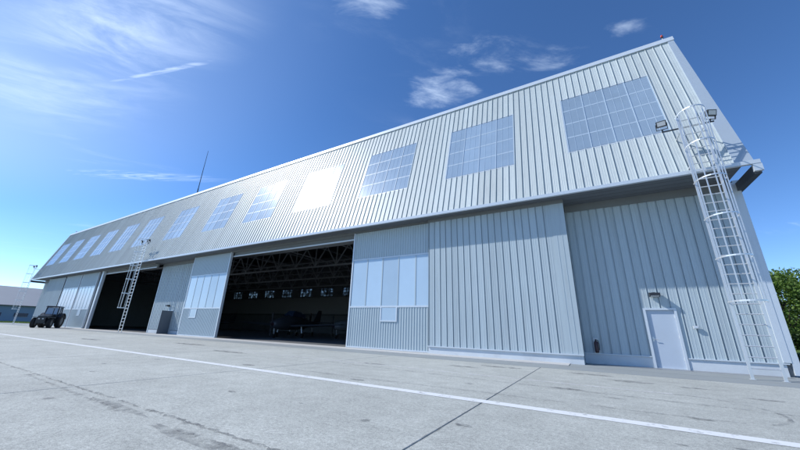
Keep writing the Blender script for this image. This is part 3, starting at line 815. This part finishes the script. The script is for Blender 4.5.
# ------------------------------------------------------------------ roof items
an = empty('antenna', (-37.6, 17.0, 14.70))
MB().box(-.2, .2, -.2, .2, 0, .06).build('base', 'black_metal', an)
MB().tube([(0,0,.06),(0,0,1.2)], .06).build('mast', 'black_metal', an)
MB().tube([(0,0,1.2),(0.02,0,3.4),(.10,0,6.2)], [.045,.035,.02]).build('whip', 'black_metal', an)
tag(an, 'thin dark whip antenna on the roof edge at the middle', 'antenna')
def beacon(x, lab):
    b = empty('obstruction_light', (x, 16.45, 14.865))
    MB().tube([(0,0,0),(0,0,.22)], .03).build('stem', 'steel_galv', b)
    MB().box(-.07,.07,-.07,.07,.22,.28).build('base', 'black_metal', b)
    MB().tube([(0,0,.28),(0,0,.42),(0,0,.48)], [.07,.07,.03], 12).build('lens', 'red_lens', b, smooth=True)
    b.scale = (.7, .7, .7)
    tag(b, lab, 'beacon', 'red lights on the roof corners')
beacon(4.85, 'small red obstruction light on the near roof corner')
beacon(-73.5, 'small obstruction light on the far left roof corner')
# ------------------------------------------------------------------ tractor
tr = empty('tractor', (-52.9, 12.15, 0.0), R(58)); tr.scale = (.95, .95, .98)
tag(tr, 'black cab tractor parked beside the far sliding doors', 'tractor')
def wheel(x, y, rad_, wid):
    w = MB(); n = 22; prof = [(-wid/2, rad_*.60), (-wid/2, rad_*.93), (-wid*.36, rad_), (wid*.36, rad_), (wid/2, rad_*.93), (wid/2, rad_*.60)]
    for k in range(n):
        a = 2*math.pi*k/n
        for px_, rr_ in prof: w.v.append((px_, math.cos(a)*rr_, math.sin(a)*rr_))
    np_ = len(prof)
    for k in range(n):
        for j in range(np_-1):
            w.f.append((k*np_+j, k*np_+j+1, ((k+1) % n)*np_+j+1, ((k+1) % n)*np_+j))
    for k in range(n):           # lugs
        a = 2*math.pi*k/n
        for s_ in (-1, 1):
            aa = a+s_*.08
            P = []
            for r2 in (rad_*.985, rad_*1.04):
                for dx, da in ((0, -.05), (s_*wid*.44, .10), (s_*wid*.44, .20), (0, .05)):
                    P.append((dx, math.cos(aa+da)*r2, math.sin(aa+da)*r2))
            w.hexa(P)
    hub = w.build('wheel', 'tyre_rubber', tr, loc=(x, y, rad_*1.03))
    r_ = MB().tube([(-wid*.42,0,0),(-wid*.2,0,0),(wid*.2,0,0),(wid*.42,0,0)], [rad_*.60, rad_*.5, rad_*.5, rad_*.60], 20).build('rim', 'rim_metal', hub)
for sx in (-1, 1):
    wheel(sx*.72, 1.0, .74, .42)
    wheel(sx*.66, -1.15, .52, .32)
b = MB().hexa([(-.42,-1.62,.50),(.42,-1.62,.50),(.46,.20,.52),(-.46,.20,.52),(-.38,-1.56,1.28),(.38,-1.56,1.28),(.46,.20,1.52),(-.46,.20,1.52)])
b.build('hood', 'tractor_paint', tr)
MB().box(-.38,.38,-1.74,-1.615,.58,1.14).build('grille', 'black_metal', tr)
for sx in (-1, 1): MB().box(sx*.16-.07, sx*.16+.07, -1.76, -1.742, .92, 1.04).build('headlight', 'lamp_glass', tr)
MB().box(-.42,.42,.1,1.45,.50,1.05).build('chassis', 'black_metal', tr)
MB().bar((-.6,-1.15,.55),(.6,-1.15,.55),.14).build('front_axle', 'black_metal', tr)
for sx in (-1, 1):
    f = MB(); pts = [(1.0+.86*math.cos(t), .76+.86*math.sin(t)) for t in [R(15+15*k) for k in range(10)]]
    for i in range(len(pts)-1):
        (y0,z0),(y1,z1) = pts[i], pts[i+1]
        f.hexa([(sx*.48,y0,z0),(sx*.95,y0,z0),(sx*.95,y1,z1),(sx*.48,y1,z1),(sx*.48,y0,z0+.04),(sx*.95,y0,z0+.04),(sx*.95,y1,z1+.04),(sx*.48,y1,z1+.04)])
    f.build('fender', 'tractor_paint', tr)
    MB().box(sx*.52-.05, sx*.52+.05, .2, 1.45, .75, 1.34).build('cab_side', 'tractor_paint', tr)
    for y0, y1 in ((.22, .40), (.95, .93), (1.50, 1.36)):
        MB().bar((sx*.55, y0, 1.05), (sx*.52, y1, 2.28), .10).build('pillar', 'black_metal', tr)
    MB().hexa([(sx*.548,.27,1.33),(sx*.552,.27,1.33),(sx*.552,.90,1.33),(sx*.548,.90,1.33),(sx*.528,.42,2.22),(sx*.532,.42,2.22),(sx*.532,.90,2.22),(sx*.528,.90,2.22)]).build('side_window', 'tractor_glass', tr)
MB().hexa([(-.51,.21,1.40),(.51,.21,1.40),(.51,.225,1.40),(-.51,.225,1.40),(-.48,.39,2.24),(.48,.39,2.24),(.48,.405,2.24),(-.48,.405,2.24)]).build('windscreen', 'tractor_glass', tr)
MB().hexa([(-.62,.20,2.28),(.62,.20,2.28),(.62,1.52,2.28),(-.62,1.52,2.28),(-.56,.30,2.42),(.56,.30,2.42),(.56,1.44,2.42),(-.56,1.44,2.42)]).build('roof', 'tractor_paint', tr)
MB().box(-.50,.50,1.44,1.47,1.1,1.55).build('rear_panel', 'tractor_paint', tr)
for sx in (-1, 1): MB().box(sx*.66-.18, sx*.66+.18, -1.62, -.72, 1.10, 1.15).build('front_fender', 'tractor_paint', tr)
MB().tube([(.36,-.35,1.3),(.36,-.35,2.15)], .04).build('exhaust', 'black_metal', tr)
MB().box(-.22,.22,.75,1.15,1.05,1.20).build('seat', 'black_metal', tr)
MB().box(-.22,.22,1.13,1.25,1.2,1.75).build('seat_back', 'black_metal', tr)
# ------------------------------------------------------------------ aircraft and carts inside the hangar
def aircraft(x, y, rz, lab, wh):
    a = empty('light_aircraft', (x, y, .01), R(rz)); body = 'plane_white' if wh else 'plane_paint'
    F = MB()
    st = [(-3.6, .10, 1.15, .10), (-3.45, .36, 1.15, .34), (-2.6, .50, 1.2, .50), (-1.4, .60, 1.35, .68), (-.2, .58, 1.38, .72), (1.2, .42, 1.3, .48), (3.0, .24, 1.3, .26), (4.6, .08, 1.4, .10)]
    n = 14
    for yy, w, zc, h in st:
        for k in range(n): F.v.append((w*math.cos(2*math.pi*k/n), yy, zc+h*math.sin(2*math.pi*k/n)))
    for i in range(len(st)-1):
        for k in range(n): F.f.append((i*n+k, i*n+(k+1) % n, (i+1)*n+(k+1) % n, (i+1)*n+k))
    F.f.append(tuple(range(n))); F.f.append(tuple((len(st)-1)*n+k for k in range(n)))
    F.build('fuselage', body, a, smooth=True)
    for s_ in (-1, 1):
        MB().hexa([(s_*.4,-1.7,.95),(s_*5.4,-1.35,1.25),(s_*5.4,-.45,1.25),(s_*.4,-.1,.95),(s_*.4,-1.6,1.12),(s_*5.4,-1.3,1.32),(s_*5.4,-.5,1.30),(s_*.4,-.2,1.08)]).build('wing', body, a)
        MB().hexa([(s_*.05,3.6,1.42),(s_*1.7,3.9,1.45),(s_*1.7,4.5,1.45),(s_*.05,4.6,1.42),(s_*.05,3.65,1.50),(s_*1.7,3.95,1.50),(s_*1.7,4.45,1.50),(s_*.05,4.55,1.48)]).build('tailplane', body, a)
        MB().tube([(s_*1.2,-.9,1.0),(s_*1.35,-.9,.25)], .05).build('gear_leg', 'steel_galv', a)
        MB().tube([(s_*1.28,-.9,.22),(s_*1.45,-.9,.22)], .21, 14).build('wheel', 'tyre_rubber', a)
    MB().hexa([(-.05,3.2,1.5),(.05,3.2,1.5),(.05,4.7,1.5),(-.05,4.7,1.5),(-.03,4.2,2.75),(.03,4.2,2.75),(.03,4.85,2.75),(-.03,4.85,2.75)]).build('fin', body, a)
    MB().hexa([(-.5,-1.5,1.9),(.5,-1.5,1.9),(.45,.8,1.85),(-.45,.8,1.85),(-.3,-.9,2.42),(.3,-.9,2.42),(.25,.3,2.35),(-.25,.3,2.35)]).build('canopy', 'far_glass', a)
    MB().tube([(0,-3.3,1.0),(0,-3.2,.22)], .045).build('gear_leg', 'steel_galv', a)
    MB().tube([(-.08,-3.2,.18),(.08,-3.2,.18)], .17, 14).build('wheel', 'tyre_rubber', a)
    MB().tube([(0,-3.58,1.15),(0,-3.9,1.15)], [.16,.02], 12).build('spinner', 'red_paint', a)
    for s_ in (-1, 1): MB().hexa([(-.02,-3.72,1.15),(.02,-3.72,1.15),(.02,-3.68,1.15),(-.02,-3.68,1.15),(-.09,-3.74,1.15+s_*.95),(.07,-3.74,1.15+s_*.95),(.07,-3.70,1.15+s_*.95),(-.09,-3.70,1.15+s_*.95)]).build('propeller_blade', 'black_metal', a)
    tag(a, lab, 'aircraft')
aircraft(-30.5, 29.0, 35, 'dark small aircraft parked at the left in the big open hangar bay', False)
aircraft(-20.5, 28.0, -20, 'pale small aircraft in the dark at the right of the open hangar bay', True)
aircraft(-52.0, 30.0, 10, 'dim small aircraft seen through the second door opening', False)
aircraft(-25.0, 22.8, 15, 'dark small aircraft nearest the left edge of the big open bay', False)
aircraft(-15.0, 36.5, -35, 'dark small aircraft deep in the bay behind the pale one', False)
# ------------------------------------------------------------------ far building and planting
fb = empty('far_building', (-130, 28, -.1))
tag(fb, 'long low blue building with a grey pitched roof beyond the hangar', 'building')
MB().box(-24, 0, -40, 40, 0, 4.3).build('wall', 'far_wall', fb)
MB().hexa([(-24.5,-40.6,4.05),(.6,-40.6,4.05),(.6,40.6,4.05),(-24.5,40.6,4.05),(-12.2,-40.6,9.4),(-11.8,-40.6,9.4),(-11.8,40.6,9.4),(-12.2,40.6,9.4)]).build('roof', 'far_roof', fb)
MB().box(.3, .75, -40.6, 40.6, 3.9, 4.04).build('eave', 'dark_beam', fb)
for k in range(16):
    y0 = -37.6+4.7*k
    w = MB().box(.01, .07, y0, y0+2.5, 1.25, 2.15).build('window', 'far_glass', fb)
    MB().box(.01, .09, y0-.05, y0+2.55, 1.15, 1.249).build('sill', 'far_roof', w)
MB().box(.005, .05, -40, 40, .0, .35).build('plinth', 'concrete_strip', fb) if False else None

def tree(x, y, h, rx, seed, lab, leafm, n=2600, group='trees beyond the hangar', ls=.42):
    rnd = random.Random(seed)
    t = empty('tree', (x, y, -.1))
    tk = MB(); tk.tube([(0,0,0),(.1,.05,h*.25),(-.05,.1,h*.55),(.05,0,h*.85)], [h*.028,h*.022,h*.014,h*.004], 9)
    for k in range(7):
        a = rnd.uniform(0, 6.28); z0 = h*rnd.uniform(.25, .65); L = rx*rnd.uniform(.5, .85)
        tk.tube([(0,0,z0),(math.cos(a)*L*.5,math.sin(a)*L*.5,z0+h*.07),(math.cos(a)*L,math.sin(a)*L,z0+h*.18)], [h*.011,h*.007,h*.003], 6)
    tk.build('trunk', 'bark', t)
    cl_ = []
    for k in range(30):
        a = rnd.uniform(0, 6.28); zz = rnd.uniform(.18, .97)
        prof = math.sin(math.pi*min(1, (zz-.08)/.95))**.55
        rr_ = rx*prof*rnd.uniform(.35, .88)
        cl_.append((math.cos(a)*rr_, math.sin(a)*rr_, h*zz, rx*rnd.uniform(.20, .42)))
    L = MB()
    for k in range(n):
        cx, cy, cz, cr_ = cl_[rnd.randrange(len(cl_))]
        d = Vector((rnd.gauss(0,1), rnd.gauss(0,1), rnd.gauss(0,1))).normalized()*cr_*rnd.uniform(.55, 1.05)
        p = Vector((cx, cy, cz)) + d*Vector((1,1,.8)).length/1.6
        u_ = Vector((rnd.gauss(0,1), rnd.gauss(0,1), rnd.gauss(0,.6))).normalized(); v_ = u_.cross(Vector((rnd.gauss(0,1), rnd.gauss(0,1), rnd.gauss(0,1)))).normalized()
        s_ = ls*rnd.uniform(.6, 1.3)
        L.poly([p-u_*s_*.5, p+v_*s_*.32, p+u_*s_*.5, p-v_*s_*.32])
    L.build('crown', leafm, t, fix=False)
    tag(t, lab, 'tree', group)
tree(26.2, 74, 11.0, 4.6, 1, 'leafy green tree just right of the hangar corner', 'leaves_broad', 6000)
tree(30.0, 78, 12.6, 5.0, 2, 'taller leafy tree at the right picture edge', 'leaves_broad', 6000)
tree(36.5, 80, 12.2, 5.0, 3, 'tree beyond the right picture edge, rightmost of the row', 'leaves_broad', 5000)
tree(21.0, 82, 11.5, 4.8, 4, 'tree mostly hidden behind the hangar corner', 'leaves_dark', 5000)
tree(33.0, 92, 13.0, 5.5, 5, 'darker tree behind the two leafy trees at the right', 'leaves_dark', 5000)
tree(27.5, 93, 12.4, 5.5, 6, 'dark tree filling the gap behind the near leafy tree', 'leaves_dark', 5000)
tree(-170, 42, 13.5, 5.5, 11, 'dark tree top showing over the far building roof', 'leaves_dark', 4000, 'trees behind the far building', .6)
tree(-166, 47, 14.0, 5.0, 12, 'second dark tree top over the far roof, nearer the hangar', 'leaves_dark', 4000, 'trees behind the far building', .6)
tree(-172, 55, 15.5, 6.0, 13, 'tree seen through the gap under the far end of the eaves', 'leaves_dark', 4000, 'trees behind the far building', .6)
# undergrowth below the trees and a low hedge
rnd = random.Random(5)
L = MB()
for k in range(9000):
    x = rnd.uniform(14, 50); y = 70+rnd.uniform(0, 5)+ (x-30)*.05; z = rnd.random()**.7*(3.0+math.sin(x*.9)*.6+math.sin(x*2.3)*.4)
    p = Vector((x, y, z-.1)); u_ = Vector((rnd.gauss(0,1), rnd.gauss(0,1), rnd.gauss(0,.6))).normalized(); v_ = u_.cross(Vector((rnd.gauss(0,1), rnd.gauss(0,1), rnd.gauss(0,1)))).normalized(); s_ = .45*rnd.uniform(.6, 1.3)
    L.poly([p-u_*s_*.5, p+v_*s_*.32, p+u_*s_*.5, p-v_*s_*.32])
o = L.build('undergrowth', 'leaves_dark', fix=False); tag(o, 'dense dark undergrowth below the trees at the right', 'undergrowth', kind='stuff')
L = MB()
for k in range(5000):
    x = rnd.uniform(6.4, 22); y = 24+rnd.uniform(0, .9); z = rnd.random()*.55
    p = Vector((x, y, z)); u_ = Vector((rnd.gauss(0,1), rnd.gauss(0,1), rnd.gauss(0,.6))).normalized(); v_ = u_.cross(Vector((rnd.gauss(0,1), rnd.gauss(0,1), rnd.gauss(0,1)))).normalized(); s_ = .12*rnd.uniform(.6, 1.3)
    L.poly([p-u_*s_*.5, p+v_*s_*.32, p+u_*s_*.5, p-v_*s_*.32])
o = L.build('low_hedge', 'leaves_dark', fix=False); tag(o, 'low dark hedge beside the near corner of the hangar', 'hedge')
L = MB()
for k in range(14000):
    if k < 7000: x = rnd.uniform(14, 36); y = rnd.uniform(46, 72)
    else: x = rnd.uniform(-128, -92); y = rnd.uniform(8, 34)
    hh = rnd.uniform(.08, .22); a = rnd.uniform(0, 6.28); c_, s_ = math.cos(a)*.05, math.sin(a)*.05
    L.poly([(x-c_, y-s_, -.1), (x+c_, y+s_, -.1), (x+rnd.uniform(-.05,.05), y+rnd.uniform(-.05,.05), -.1+hh)])
o = L.build('grass_tufts', 'grass_blades', fix=False); tag(o, 'short grass beyond both ends of the apron', 'grass', kind='stuff')
o = MB().box(6.5, 60, 52, 53.2, -.12, -.06).build('path', 'concrete_strip'); tag(o, 'pale path across the grass behind the hangar', 'path', kind='structure')
